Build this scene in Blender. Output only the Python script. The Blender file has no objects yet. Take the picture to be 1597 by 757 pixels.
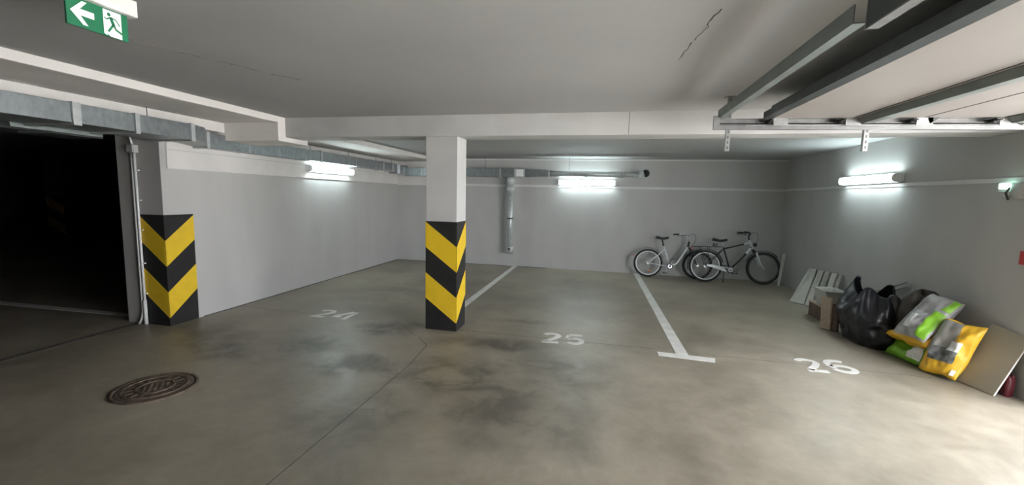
import bpy, math, random
from mathutils import Vector, Matrix, noise
random.seed(7)
S = bpy.context.scene
COL = S.collection

# ------------------------------------------------------------------ camera
YAW, PITCH, ROLL, FPX = 0.21345, 0.10909, 0.02340, 660.53
Fw = Vector((-math.sin(YAW)*math.cos(PITCH), math.cos(YAW)*math.cos(PITCH), -math.sin(PITCH)))
Rt = Vector((math.cos(YAW), math.sin(YAW), 0)); Up = Rt.cross(Fw)
cx = math.cos(ROLL)*Rt + math.sin(ROLL)*Up; cy = math.cos(ROLL)*Up - math.sin(ROLL)*Rt; cz = -Fw
cam = bpy.data.cameras.new('camera'); camo = bpy.data.objects.new('camera', cam); COL.objects.link(camo)
camo.matrix_world = Matrix(((cx.x, cy.x, cz.x, 0), (cx.y, cy.y, cz.y, 0), (cx.z, cy.z, cz.z, 1.65), (0, 0, 0, 1)))
cam.sensor_width = 36; cam.lens = FPX/1597*36; cam.clip_start = .05
S.camera = camo

# ------------------------------------------------------------------ world, daylight, exposure
SKY = 5.0          # overcast daylight outside the open garage door
LAMP = 11.5        # fluorescent diffusers
w = bpy.data.worlds.new('world'); S.world = w; w.use_nodes = True
bg = w.node_tree.nodes['Background']; bg.inputs[0].default_value = (.92, .95, 1.0, 1); bg.inputs[1].default_value = SKY
pl = bpy.data.lights.new('door_portal', 'AREA'); pl.shape = 'RECTANGLE'; pl.size = 5.0; pl.size_y = 2.3
po = bpy.data.objects.new('door_portal', pl); COL.objects.link(po)
po.location = (3.75, 1.625, 1.15); po.rotation_euler = (0, math.radians(90), math.radians(0)); pl.size = 2.3; pl.size_y = 5.05
pl.cycles.is_portal = True
sl = bpy.data.lights.new('sun', 'SUN'); sl.energy = 38; sl.angle = .01; sl.color = (1, .985, .97)   # falls on the yard behind the roof line, never straight into the garage
so = bpy.data.objects.new('sun', sl); COL.objects.link(so); so.rotation_euler = Vector((.62, .25, -1.0)).to_track_quat('-Z', 'Y').to_euler()
S.view_settings.view_transform = 'Standard'; S.view_settings.look = 'None'
S.view_settings.exposure = 1.58; S.view_settings.gamma = 1.0; S.view_settings.use_curve_mapping = False

# ------------------------------------------------------------------ materials
def mat(name, col, rough=.6, metal=0., amt=.12, scale=6., bump=0., bscale=40., col2=None, spec=.5, stretch=None, emit=None, detail=5):
    m = bpy.data.materials.new(name); m.use_nodes = True
    nt = m.node_tree; N = nt.nodes; L = nt.links; b = N['Principled BSDF']
    b.inputs['Roughness'].default_value = rough; b.inputs['Metallic'].default_value = metal
    b.inputs['Specular IOR Level'].default_value = spec
    tc = N.new('ShaderNodeTexCoord'); src = tc.outputs['Object']
    if stretch:
        mp = N.new('ShaderNodeMapping'); mp.inputs['Scale'].default_value = stretch; L.new(src, mp.inputs[0]); src = mp.outputs[0]
    n = N.new('ShaderNodeTexNoise'); n.inputs['Scale'].default_value = scale; n.inputs['Detail'].default_value = detail; L.new(src, n.inputs['Vector'])
    r = N.new('ShaderNodeValToRGB'); r.color_ramp.elements[0].position = .3; r.color_ramp.elements[1].position = .7
    c2 = col2 or tuple(min(1, c*(1+amt)) for c in col); c1 = col if col2 else tuple(c*(1-amt) for c in col)
    r.color_ramp.elements[0].color = (*c1, 1); r.color_ramp.elements[1].color = (*c2, 1)
    L.new(n.outputs['Fac'], r.inputs[0]); L.new(r.outputs[0], b.inputs['Base Color'])
    if bump:
        n2 = N.new('ShaderNodeTexNoise'); n2.inputs['Scale'].default_value = bscale; n2.inputs['Detail'].default_value = 6; L.new(src, n2.inputs['Vector'])
        bp = N.new('ShaderNodeBump'); bp.inputs['Strength'].default_value = bump; bp.inputs['Distance'].default_value = .01
        L.new(n2.outputs['Fac'], bp.inputs['Height']); L.new(bp.outputs[0], b.inputs['Normal'])
    if emit:
        b.inputs['Emission Color'].default_value = (*emit[0], 1); b.inputs['Emission Strength'].default_value = emit[1]
    return m

def floor_material():
    m = bpy.data.materials.new('trowelled_concrete'); m.use_nodes = True
    nt = m.node_tree; N = nt.nodes; L = nt.links; b = N['Principled BSDF']
    tc = N.new('ShaderNodeTexCoord'); P = tc.outputs['Object']
    def nz(scale, detail=6, rough=.6, dist=0.):
        n = N.new('ShaderNodeTexNoise'); n.inputs['Scale'].default_value = scale; n.inputs['Detail'].default_value = detail
        n.inputs['Roughness'].default_value = rough; n.inputs['Distortion'].default_value = dist; L.new(P, n.inputs['Vector']); return n
    def mth(op, a, c=None, clamp=False):
        x = N.new('ShaderNodeMath'); x.operation = op; x.use_clamp = clamp
        for i, v in enumerate((a, c)):
            if v is None: continue
            if isinstance(v, (int, float)): x.inputs[i].default_value = v
            else: L.new(v, x.inputs[i])
        return x.outputs[0]
    def ramp(v, a, c):
        r = N.new('ShaderNodeMapRange'); r.interpolation_type = 'SMOOTHSTEP'; L.new(v, r.inputs['Value'])
        r.inputs['From Min'].default_value = a; r.inputs['From Max'].default_value = c; return r.outputs[0]
    n1, n2, n3 = nz(.7), nz(2.6, 8, .65, .6), nz(14, 6)
    base = N.new('ShaderNodeValToRGB'); e = base.color_ramp.elements
    e[0].position = .33; e[0].color = (.165, .142, .106, 1); e[1].position = .66; e[1].color = (.405, .360, .285, 1)
    mixv = mth('ADD', mth('MULTIPLY', n1.outputs['Fac'], .55), mth('MULTIPLY', n2.outputs['Fac'], .35))
    mixv = mth('ADD', mixv, mth('MULTIPLY', n3.outputs['Fac'], .1)); L.new(mixv, base.inputs[0])
    # oily stains with a place and a shape of their own
    tot = None
    warp = nz(1.6, 5, .6, .3)
    for (x, y, rx, ry, s) in ((-1.35, 3.6, .8, .55, .95), (-2.3, 3.55, .5, .35, .8), (-3.1, 3.9, .6, .5, .8), (-.75, 3.2, .55, .7, .8), (-2.5, 4.6, .45, .3, .9),
                              (-1.2, 4.45, .7, .25, .8), (-3.8, 3.5, .5, .3, .75), (-.4, 4.0, .6, .45, .7), (-4.3, 3.9, .7, .4, .6), (-1.7, 2.7, .6, .6, .6), (-3.3, 6.6, .8, .3, .5), (-1.0, 5.4, .5, .15, .6), (-.2, 2.9, .3, .5, .6), (-2.6, 7.2, 1.2, .8, .3), (.0, 7.0, 1.2, .5, .2)):
        mp = N.new('ShaderNodeMapping'); mp.vector_type = 'POINT'; mp.inputs['Location'].default_value = (-x/rx, -y/ry, 0); mp.inputs['Scale'].default_value = (1/rx, 1/ry, 0)
        L.new(P, mp.inputs[0]); ln = N.new('ShaderNodeVectorMath'); ln.operation = 'LENGTH'; L.new(mp.outputs[0], ln.inputs[0])
        d = mth('ADD', ln.outputs['Value'], mth('MULTIPLY', mth('SUBTRACT', warp.outputs['Fac'], .5), 2.6))
        k = mth('MULTIPLY', mth('SUBTRACT', 1., ramp(d, .15, 1.25)), s)
        tot = k if tot is None else mth('MAXIMUM', tot, k)
    tot = mth('MULTIPLY', tot, ramp(n2.outputs['Fac'], .3, .6))
    mx = N.new('ShaderNodeMix'); mx.data_type = 'RGBA'; L.new(tot, mx.inputs['Factor']); L.new(base.outputs[0], mx.inputs['A']); mx.inputs['B'].default_value = (.080, .072, .056, 1)
    L.new(mx.outputs['Result'], b.inputs['Base Color'])
    rr = N.new('ShaderNodeMapRange'); L.new(n2.outputs['Fac'], rr.inputs['Value']); rr.inputs['From Min'].default_value = .3; rr.inputs['From Max'].default_value = .7
    rr.inputs['To Min'].default_value = .34; rr.inputs['To Max'].default_value = .56; L.new(rr.outputs[0], b.inputs['Roughness'])
    bp = N.new('ShaderNodeBump'); bp.inputs['Strength'].default_value = .12; bp.inputs['Distance'].default_value = .004; L.new(n3.outputs['Fac'], bp.inputs['Height']); L.new(bp.outputs[0], b.inputs['Normal'])
    return m

M = dict(
    floor=floor_material(),
    wall=mat('grey_wall_paint', (.47, .462, .452), .75, amt=.05, scale=1.3, bump=.12, bscale=9, stretch=(2, 2, .7)),
    ceil=mat('grey_concrete_ceiling', (.40, .40, .395), .8, amt=.07, scale=.7, bump=.2, bscale=12),
    beam=mat('pale_concrete', (.49, .487, .475), .8, amt=.09, scale=2.2, bump=.25, bscale=14),
    white=mat('white_plaster', (.70, .675, .65), .8, amt=.05, scale=3., bump=.25, bscale=20),
    stripe=mat('white_paint_strip', (.66, .65, .64), .6, amt=.05),
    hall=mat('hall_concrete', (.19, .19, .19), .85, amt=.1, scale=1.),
    black=mat('black_marking_paint', (.011, .0105, .0105), .7, amt=.3, scale=12),
    yellow=mat('yellow_marking_paint', (.75, .50, .02), .5, amt=.06, scale=9),
    galv=mat('galvanised_steel', (.31, .335, .345), .38, .75, amt=.16, scale=24, stretch=(1, 1, .5)),
    galvd=mat('galvanised_flange', (.52, .54, .54), .45, .5, amt=.1, scale=20),
    pipe=mat('spiral_pipe_steel', (.55, .58, .58), .4, .4, amt=.12, scale=20),
    steel=mat('zinc_track', (.30, .30, .295), .45, .55, amt=.12, scale=18),
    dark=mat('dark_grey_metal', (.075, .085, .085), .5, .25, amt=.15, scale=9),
    green_grey=mat('grey_green_profile', (.22, .25, .24), .5, .3, amt=.1, scale=6),
    panel=mat('off_white_door_panel', (.29, .268, .25), .55, amt=.03, scale=3),
    rubber=mat('black_rubber', (.02, .02, .021), .7, amt=.2),
    plastic=mat('black_plastic', (.03, .03, .033), .45, amt=.2),
    silver=mat('silver_paint', (.76, .78, .80), .4, .2, amt=.05),
    rim=mat('rim_alloy', (.86, .87, .88), .5, .1, amt=.05),
    rimdark=mat('dull_rim', (.13, .13, .14), .5, .4, amt=.1),
    chrome=mat('chrome', (.68, .68, .69), .4, .7, amt=.05),
    bikeblack=mat('black_frame_paint', (.025, .026, .03), .35, amt=.1),
    orange=mat('orange_reflector', (.8, .25, .03), .4, amt=.05),
    lampbase=mat('grey_lamp_housing', (.72, .73, .73), .5, amt=.04),
    diff=mat('lit_diffuser', (.9, .95, .95), .4, amt=.01, emit=((.82, .99, 1.0), LAMP)),
    signgreen=mat('sign_green', (.004, .155, .065), .45, amt=.05),
    signwhite=mat('sign_white', (.80, .80, .80), .5, amt=.02),
    housing=mat('white_housing', (.72, .70, .68), .5, amt=.03),
    paintline=mat('worn_white_line_paint', (.70, .685, .65), .6, amt=.12, scale=7, bump=.1, detail=9),
    dirt=mat('dark_joint_dirt', (.10, .092, .08), .9, amt=.3, scale=9),
    iron=mat('rusty_cast_iron', (.125, .088, .066), .6, .2, amt=.45, scale=11, bump=.5, bscale=60),
    conduit=mat('white_conduit', (.72, .72, .71), .5, amt=.04),
    jbox=mat('grey_junction_box', (.42, .42, .41), .5, amt=.05),
    bag=mat('black_bin_bag', (.010, .010, .014), .30, amt=.2, bump=.5, bscale=16),
    bagbrown=mat('dark_brown_bag', (.045, .037, .03), .5, amt=.3, bump=.3, bscale=12),
    wood=mat('pale_board', (.46, .45, .41), .7, amt=.10, scale=5, stretch=(6, 6, .6)),
    wood2=mat('dim_board', (.34, .33, .30), .7, amt=.12, scale=5, stretch=(6, 6, .6)),
    brown=mat('brown_timber', (.45, .36, .28), .75, amt=.2, scale=6, stretch=(8, 8, .6)),
    darkwood=mat('dark_timber', (.15, .10, .075), .75, amt=.25, scale=6, stretch=(8, 8, .6)),
    card=mat('grey_white_card', (.50, .49, .46), .75, amt=.07),
    mdf=mat('beige_board', (.36, .33, .265), .6, amt=.06, scale=3),
    mdfedge=mat('white_board_edge', (.78, .77, .74), .6, amt=.03),
    ybag=mat('yellow_plastic_sack', (.80, .46, .03), .35, amt=.10, scale=8, bump=.4, bscale=14),
    gbag=mat('green_plastic_sack', (.22, .50, .03), .35, amt=.2, scale=9, bump=.4, bscale=14),
    greybag=mat('grey_sack_print', (.36, .36, .36), .4, amt=.28, scale=12, bump=.4, bscale=14),
    greypanel=mat('grey_sack_panel', (.30, .29, .27), .45, amt=.10, scale=9),
    darkpanel=mat('dark_sack_print', (.12, .125, .12), .45, amt=.6, scale=22),
    wprint=mat('white_sack_print', (.78, .79, .78), .4, amt=.1, scale=12),
    red=mat('red_plastic', (.10, .012, .018), .4, amt=.2, scale=10),
    redsign=mat('red_sign', (.50, .03, .03), .45, amt=.05),
    lens=mat('lit_pale_green_lens', (.6, .9, .8), .3, amt=.05, emit=((.55, 1., .80), 1.6)),
    ground=mat('outdoor_paving', (.46, .45, .43), .9, amt=.1, scale=2),
    crackdirt=mat('brown_crack', (.16, .13, .11), .9, amt=.3),
    hole=mat('dark_opening', (.02, .02, .02), .9, amt=.1),
)

# ------------------------------------------------------------------ helpers
ORG = {}
def tag(o, label=None, cat=None, group=None, kind=None):
    for k, v in (('label', label), ('category', cat), ('group', group), ('kind', kind)):
        if v: o[k] = v
    return o
def thing(name, loc, label, cat, group=None):
    o = bpy.data.objects.new(name, None); COL.objects.link(o); o.location = loc; o.empty_display_size = .1
    ORG[o.name] = Vector(loc); return tag(o, label, cat, group)
def obj(name, verts, faces, m, parent=None, smooth=False, bevel=0., kind=None):
    org = ORG[parent.name] if parent else Vector((0, 0, 0))
    me = bpy.data.meshes.new(name); me.from_pydata([tuple(Vector(v)-org) for v in verts], [], faces); me.update()
    me.materials.append(M[m] if isinstance(m, str) else m)
    if smooth:
        for p in me.polygons: p.use_smooth = True
    o = bpy.data.objects.new(name, me); COL.objects.link(o)
    if parent: o.parent = parent
    ORG[o.name] = org
    if bevel:
        b = o.modifiers.new('bevel', 'BEVEL'); b.width = bevel; b.segments = 2; b.limit_method = 'ANGLE'
    if kind: o['kind'] = kind
    return o
def boxg(x0, x1, y0, y1, z0, z1):
    v = [(x, y, z) for z in (z0, z1) for y in (y0, y1) for x in (x0, x1)]
    return v, [(0, 2, 3, 1), (4, 5, 7, 6), (0, 1, 5, 4), (2, 6, 7, 3), (0, 4, 6, 2), (1, 3, 7, 5)]
def box(name, x0, x1, y0, y1, z0, z1, m, parent=None, bevel=0., kind=None):
    v, f = boxg(min(x0, x1), max(x0, x1), min(y0, y1), max(y0, y1), min(z0, z1), max(z0, z1))
    return obj(name, v, f, m, parent, bevel=bevel, kind=kind)
def join(*gs):
    V, Fc = [], []
    for v, f in gs:
        k = len(V); V += list(v); Fc += [tuple(i+k for i in q) for q in f]
    return V, Fc
def tubeg(pts, r, n=10, caps=True, closed=False):
    pts = [Vector(p) for p in pts]; R = r if isinstance(r, (list, tuple)) else [r]*len(pts)
    V, Fc = [], []; prev = None; k = len(pts)
    for i, p in enumerate(pts):
        if closed: t = (pts[(i+1) % k]-pts[i-1])
        else: t = pts[min(i+1, k-1)]-pts[max(i-1, 0)]
        t.normalize()
        if prev is None:
            a = Vector((0, 0, 1)) if abs(t.z) < .9 else Vector((1, 0, 0)); u = t.cross(a).normalized()
        else: u = (prev-t*prev.dot(t)).normalized()
        prev = u; v2 = t.cross(u)
        for j in range(n):
            a = 2*math.pi*j/n; V.append(p+(u*math.cos(a)+v2*math.sin(a))*R[i])
    m_ = k if closed else k-1
    for i in range(m_):
        for j in range(n):
            a, b_ = i*n+j, i*n+(j+1) % n; c, d = ((i+1) % k)*n+(j+1) % n, ((i+1) % k)*n+j
            Fc.append((a, b_, c, d))
    if caps and not closed: Fc += [tuple(range(n-1, -1, -1)), tuple((k-1)*n+j for j in range(n))]
    return V, Fc
def tube(name, pts, r, m, parent=None, n=10, caps=True, closed=False):
    v, f = tubeg(pts, r, n, caps, closed); return obj(name, v, f, m, parent, smooth=True)
def arc(c, r, a0, a1, n, plane='xz', y=0.):
    out = []
    for i in range(n+1):
        a = a0+(a1-a0)*i/n; p, q = c[0]+r*math.cos(a), c[1]+r*math.sin(a)
        out.append((p, y, q) if plane == 'xz' else (p, q, y))
    return out
def prismg(poly, fn, d0, d1):
    """poly of 2D points, fn(a,b,d) -> 3D; caps plus sides"""
    n = len(poly); V = [fn(a, b_, d0) for a, b_ in poly]+[fn(a, b_, d1) for a, b_ in poly]
    return V, [tuple(range(n-1, -1, -1)), tuple(range(n, 2*n))]+[(i, (i+1) % n, n+(i+1) % n, n+i) for i in range(n)]
def prism(name, poly, fn, d0, d1, m, parent=None, bevel=0.):
    v, f = prismg(poly, fn, d0, d1); return obj(name, v, f, m, parent, bevel=bevel)
def gridg(fn, nu, nv, closed_u=False):
    V = [fn(i/nu, j/nv) for j in range(nv+1) for i in range(nu if closed_u else nu+1)]
    w_ = nu if closed_u else nu+1
    return V, [(j*w_+i, j*w_+(i+1) % w_, (j+1)*w_+(i+1) % w_, (j+1)*w_+i) for j in range(nv) for i in range(nu)]
def struct(o, label=None):
    o['kind'] = 'structure'
    if label: o['label'] = label
    return o

# ------------------------------------------------------------------ setting
XL, XR, YB = -5.036, 3.60, 9.70
XLo = -5.67; PY = 3.968
ZF, ZK = 2.565, 2.515           # front and rear slab undersides
DY0, DY1, DZ = -.9, 4.15, 2.36  # garage door opening in the right wall
floor = struct(box('floor', -26, 3.9, -14, 16, -.2, 0, 'floor'), 'grey trowelled concrete garage floor with oily stains')
struct(box('ground', 3.9, 30, -25, 40, -.25, -.02, 'ground'), 'paved ground outside the garage door')
wl = struct(box('wall_left', XLo, XL, PY, 16, 0, 2.75, 'wall'), 'grey concrete wall on the left with white upper band')
struct(box('wall_back', XL, XR+.3, YB, YB+.3, 0, 2.75, 'wall'), 'grey concrete back wall behind the bicycles')
struct(box('wall_right', XR, XR+.3, DY1, YB, 0, 2.75, 'wall'), 'dark grey concrete right wall with lamp')
struct(box('wall_right', XR, XR+.3, -14, DY0, 0, 2.75, 'wall'), 'grey concrete wall beside the garage door opening')
struct(box('wall_right', XR, XR+.3, DY0, DY1, DZ, 2.75, 'beam'), 'concrete lintel above the garage door opening')
struct(box('wall_rear', -26, XR+.3, -14.3, -14, 0, 2.75, 'hall'), 'grey wall behind the viewer')
struct(box('wall_far', -26.3, -26, -14, 16, 0, 2.75, 'hall'), 'far wall of the dark parking hall')
struct(box('wall_far', -26, XLo, 16, 16.3, 0, 2.75, 'hall'), 'end wall of the dark parking hall')
ceil = struct(box('ceiling', -4.0, XR+.3, -14, 4.74, ZF, 2.75, 'ceil'), 'grey concrete ceiling in the foreground')
struct(box('ceiling', -4.0, XR+.3, 5.07, YB, ZK, 2.75, 'ceil'), 'grey concrete ceiling behind the cross beam')
struct(box('ceiling', -26, XLo, -14, 16, 2.6, 2.75, 'hall'), 'ceiling of the dark parking hall')
# beams
struct(box('ceiling_beam', -4.0, XR, 4.74, 5.07, 2.325, 2.75, 'beam', bevel=.008), 'pale concrete cross beam resting on the striped column')
struct(box('ceiling_beam', XL, -4.0, 4.62, 5.16, 2.268, 2.75, 'white', bevel=.006), 'lower white stub of the cross beam over the duct')
struct(box('ceiling_beam', XLo, -4.0, -14, 4.62, 2.49, 2.75, 'white', bevel=.006), 'white dropped ceiling strip along the left in the foreground')
struct(box('ceiling_beam', XL, -4.0, 5.16, YB, 2.435, 2.75, 'white', bevel=.006), 'white dropped ceiling strip along the left wall at the back')
struct(box('ceiling_beam', XLo, -4.80, -14, 4.62, 2.37, 2.49, 'white'), 'white lintel above the opening to the dark hall')
bm = [o for o in bpy.data.objects if o.name == 'ceiling_beam'][0]
box('form_joint', .205, .211, 4.7392, 4.742, 2.33, 2.56, 'crackdirt', bm)
# painted / plastered bands
struct(box('trim_1', XL, XL+.022, PY+.07, YB, 1.878, 2.45, 'white', bevel=.004), 'white plaster band on the left wall')
struct(box('trim_2', XL+.022, -3.75, YB-.022, YB, 1.86, 2.45, 'white', bevel=.004), 'white plaster band on the back wall corner')
struct(box('trim_3', -3.75, XR, YB-.012, YB, 1.867, 1.917, 'stripe', bevel=.003), 'thin white strip along the back wall')
struct(box('trim_4', XR-.012, XR, DY1, YB-.012, 1.880, 1.925, 'stripe', bevel=.003), 'thin white strip along the right wall')
struct(box('trim_5', -3.9, XR, YB-.015, YB, 2.475, 2.50, 'stripe'), 'pale joint line under the rear ceiling')

t1 = [o for o in bpy.data.objects if o.name == 'trim_1'][0]
box('plaster_seam', XL+.02, XL+.0235, PY+.08, 9.2, 2.098, 2.104, 'wall', t1)
# floor: painted lines, numbers, saw cuts, drain slot
E0, E1 = .0, .0025
def fpart(name, poly, m='paintline', label=None, z=E1, parent=floor):
    o = prism(name, poly, lambda a, b, d: (a, b, d), E0-.002, z, m, parent)
    if label: o['label'] = label
    return o
fpart('floor_line', [(-2.06, 5.2), (-1.95, 5.2), (-1.97, 9.69), (-2.07, 9.69)], label='white painted bay line running from column to back wall')
fpart('floor_line', [(.82, 4.66), (.945, 4.66), (.80, 9.69), (.69, 9.69)], label='white painted bay line ending in a cross bar')
fpart('floor_line', [(.63, 4.585), (1.175, 4.54), (1.205, 4.665), (.625, 4.70)], label='white painted cross bar of the bay line', z=E1+.001)
fpart('floor_line', [(-12, 3.98), (-5.75, 4.13), (-5.75, 4.24), (-12, 4.12)], label='pale strip on the hall floor')  # pale strip laid across the hall floor
def strokes(name, lines, x, y, wd, ht, sw, label, rot=0., parent=floor):
    root = None; c, s = math.cos(rot), math.sin(rot)
    for ln in lines:
        P = [Vector((a*wd, b*ht)) for a, b in ln]; Lf, Rg = [], []
        for i, p in enumerate(P):
            t = (P[min(i+1, len(P)-1)]-P[max(i-1, 0)]).normalized(); n_ = Vector((-t.y, t.x))*sw/2
            Lf.append(p+n_); Rg.append(p-n_)
        V, Fc = [], []
        for z in (-.002, E1):
            for a in Lf+Rg: V.append((x+a.x*c-a.y*s, y+a.x*s+a.y*c, z))
        k = len(P)
        for i in range(k-1):
            Fc.append((2*k+i, 3*k+i, 3*k+i+1, 2*k+i+1)); Fc.append((i, i+1, 2*k+i+1, 2*k+i)); Fc.append((k+i, 3*k+i, 3*k+i+1, k+i+1))
        Fc += [(0, 2*k, 3*k, k), (k-1, 2*k-1, 4*k-1, 3*k-1)]
        o = obj(name if root is None else 'stroke', V, Fc, 'paintline', parent if root is None else root)
        if root is None: root = o; o['label'] = label
    return root
def curve(c, rx, ry, a0, a1, n=8):
    return [(c[0]+rx*math.cos(math.radians(a0+(a1-a0)*i/n)), c[1]+ry*math.sin(math.radians(a0+(a1-a0)*i/n))) for i in range(n+1)]
D2 = [curve((.5, .72), .36, .20, 165, -25, 10)+[(.62, .42), (.42, .27), (.22, .11)], [(.10, .085), (.92, .085)]]
D4 = [[(.62, .97), (.36, .62), (.12, .34)], [(.05, .27), (.50, .27)], [(.78, .97), (.78, .55), (.78, .02)]]
D5 = [[(.86, .91), (.20, .91)], [(.20, .86), (.18, .56)], [(.18, .55)]+curve((.48, .32), .36, .24, 95, -140, 10)]
D6 = [curve((.55, .62), .40, .31, 50, 175, 8)+[(.13, .45)], curve((.5, .31), .36, .235, 170, -170, 14)]
for (d, x, y, n, r, wd) in ((D2, -3.80, 4.78, 'painted white digit 2 of bay number 24', 0, .25), (D4, -3.50, 4.78, 'painted white digit 4 of bay number 24', 0, .29),
                        (D2, -.66, 4.655, 'painted white digit 2 of bay number 25', .03, .23), (D5, -.39, 4.675, 'painted white digit 5 of bay number 25', .03, .24),
                        (D2, 2.02, 4.56, 'painted white digit 2 of bay number 26', .03, .23), (D6, 2.29, 4.60, 'painted white digit 6 of bay number 26', .03, .26)):
    strokes('bay_digit', d, x, y, wd, .36, .062, n, r)
def cut(pts, wd=.007):
    for (a, b) in zip(pts, pts[1:]):
        a, b = Vector(a), Vector(b); n_ = (b-a).normalized(); n_ = Vector((-n_.y, n_.x))*wd/2
        fpart('saw_cut', [tuple(a+n_), tuple(a-n_), tuple(b-n_), tuple(b+n_)], 'dirt', z=.0008)
cut([(-1.80, -1), (-1.78, 3.6), (-1.84, 4.2), (-2.03, 4.42)]); cut([(-2.10, 4.47), (-2.6, 4.93)], .007)
cut([(-1.7, 4.80), (.62, 4.79)], .006); cut([(1.2, 4.76), (3.5, 4.7)], .004); cut([(-5.0, 4.95), (-2.1, 4.86)], .004)
o = fpart('drain_slot', [(-5.53, -4.9), (-5.45, -4.9), (-5.45, PY-.02), (-5.53, PY-.02)], 'dirt', 'dark drain slot in the floor by the hall opening', z=.0015)
# dirt fillets at wall foot
fpart('dirt_line', [(XL, 4.4), (XL+.02, 4.4), (XL+.035, 6.3), (XL+.02, 7.1), (XL+.04, YB-.03), (-3.0, YB-.03), (-2.2, YB-.02), (-2.2, YB), (XL, YB)], 'dirt', z=.006)
fpart('dirt_line', [(-1.95, YB-.03), (-1.3, YB-.02), (-1.25, YB), (-1.95, YB)], 'dirt', z=.008)
# ceiling cracks
for pts in ([(-2.95, 2.12), (-2.90, 2.28), (-2.84, 2.44), (-2.79, 2.58)], [(-2.77, 2.62), (-2.70, 2.74), (-2.66, 2.90)], [(-2.63, 2.98), (-2.55, 3.07), (-2.50, 3.16)], [(.50, 2.30), (.475, 2.45), (.485, 2.52), (.46, 2.70)], [(.455, 2.74), (.44, 2.9), (.425, 3.05)]):
    fine = []
    for (a, b) in zip(pts, pts[1:]):
        for k in range(4): fine.append((a[0]+(b[0]-a[0])*k/4+random.uniform(-.008, .008), a[1]+(b[1]-a[1])*k/4, ZF))
    tube('crack', fine+[(*pts[-1], ZF)], [random.uniform(.0012, .0042) for _ in range(len(fine)+1)], 'crackdirt', ceil, 5)

# ------------------------------------------------------------------ columns with chevrons
def chevrons(parent, x0, x1, y0, y1, top, prefix_faces, zofs=0., e=.003, apex='xmax'):
    """black sleeve faces with yellow slanted stripes; apex edge at (x1,y0)"""
    for face in prefix_faces:
        if face == 'front': fn = lambda s, z, d: (x1-s*(x1-x0), y0-d, z)
        elif face == 'right': fn = lambda s, z, d: (x1+d, y0+s*(y1-y0), z)
        elif face == 'back': fn = lambda s, z, d: (x0+s*(x1-x0), y1+d, z)
        else: fn = lambda s, z, d: (x0-d, y1-s*(y1-y0), z)
        b = prism('black_band', [(0, 0), (1, 0), (1, top), (0, top)], fn, 0, e, 'black', parent)
        sub = b if parent.get('kind') != 'structure' or True else parent
        for (a0, a1) in ((.10, .415), (.725, 1.03)):
            prism('yellow_stripe', [(0, a0), (1, a0+.292), (1, a1+.292), (0, a1)], fn, e-.001, e+.0025, 'yellow', sub)
COLX0, COLX1, COLY0, COLY1 = -2.092, -1.70, 4.742, 5.068
c = thing('concrete_column', ((COLX0+COLX1)/2, (COLY0+COLY1)/2, 0), 'square concrete column with black and yellow chevrons standing alone under the beam', 'column')
box('shaft', COLX0, COLX1, COLY0, COLY1, 0, 2.325, 'beam', c, bevel=.006)
chevrons(c, COLX0, COLX1, COLY0, COLY1, 1.33, ('front', 'right', 'back', 'left'))
chevrons(wl, XL-.355, XL, PY, PY+.365, 1.335, ('front', 'right'))
c = thing('concrete_column', (-17.1, 10.3, 0), 'dim striped column far back in the dark hall', 'column')
box('shaft', -17.45, -16.72, 10.1, 10.8, 0, 2.6, 'hall', c)
chevrons(c, -17.45, -16.72, 10.1, 10.8, 1.3, ('front',))

# ------------------------------------------------------------------ exit sign
SX = -2.35
t = thing('exit_sign', (SX, 1.6, ZF), 'green emergency exit sign with white arrow and running figure hung from ceiling', 'exit sign')
box('housing', SX-.03, SX+.035, 1.55, 1.765, 2.487, ZF, 'housing', t, bevel=.004)
sp = box('sign_panel', SX-.006, SX+.006, 1.487, 1.735, 2.362, 2.487, 'signgreen', t, bevel=.002)
# face coordinates: a = distance along +Y from panel left end (viewer's left), b = height above panel base; viewer's left is -Y
fn = lambda a, b, d: (SX+.006+d, 1.487+(a+.008)*.845-.010, 2.362+b)
prism('arrow', [(.020, .064), (.075, .116), (.098, .116), (.064, .080), (.128, .080), (.128, .052), (.064, .052), (.098, .014), (.075, .014)], fn, 0, .0012, 'signwhite', sp)
prism('doorway', [(.172, .010), (.184, .004), (.190, .010), (.205, .002), (.262, .002), (.262, .120), (.172, .120)], fn, 0, .0012, 'signwhite', sp)
head = [(.200+.0085*math.cos(i*math.pi/6), .101+.0085*math.sin(i*math.pi/6)) for i in range(12)]
prism('figure_head', head, fn, .001, .0024, 'signgreen', sp)
def fig(n, pts, wd):
    P = [Vector(p) for p in pts]; Lf, Rg = [], []
    for i, p in enumerate(P):
        tt = (P[min(i+1, len(P)-1)]-P[max(i-1, 0)]).normalized(); n_ = Vector((-tt.y, tt.x))*wd/2; Lf.append(tuple(p+n_)); Rg.append(tuple(p-n_))
    V, Fc = [], []
    for d in (.001, .0024):
        V += [fn(a, b, d) for a, b in Lf+Rg]
    k = len(P)
    for i in range(k-1): Fc.append((2*k+i, 3*k+i, 3*k+i+1, 2*k+i+1))
    obj(n, V, Fc, 'signgreen', sp)
fig('figure_arm', [(.176, .082), (.188, .077), (.206, .089)], .006)
fig('figure_arm', [(.206, .089), (.232, .086), (.252, .062)], .006)
fig('figure_body', [(.207, .090), (.214, .074), (.222, .056)], .016)
fig('figure_leg', [(.220, .060), (.207, .042), (.192, .022)], .010)
fig('figure_leg', [(.222, .058), (.231, .040), (.268, .026)], .010)

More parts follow.
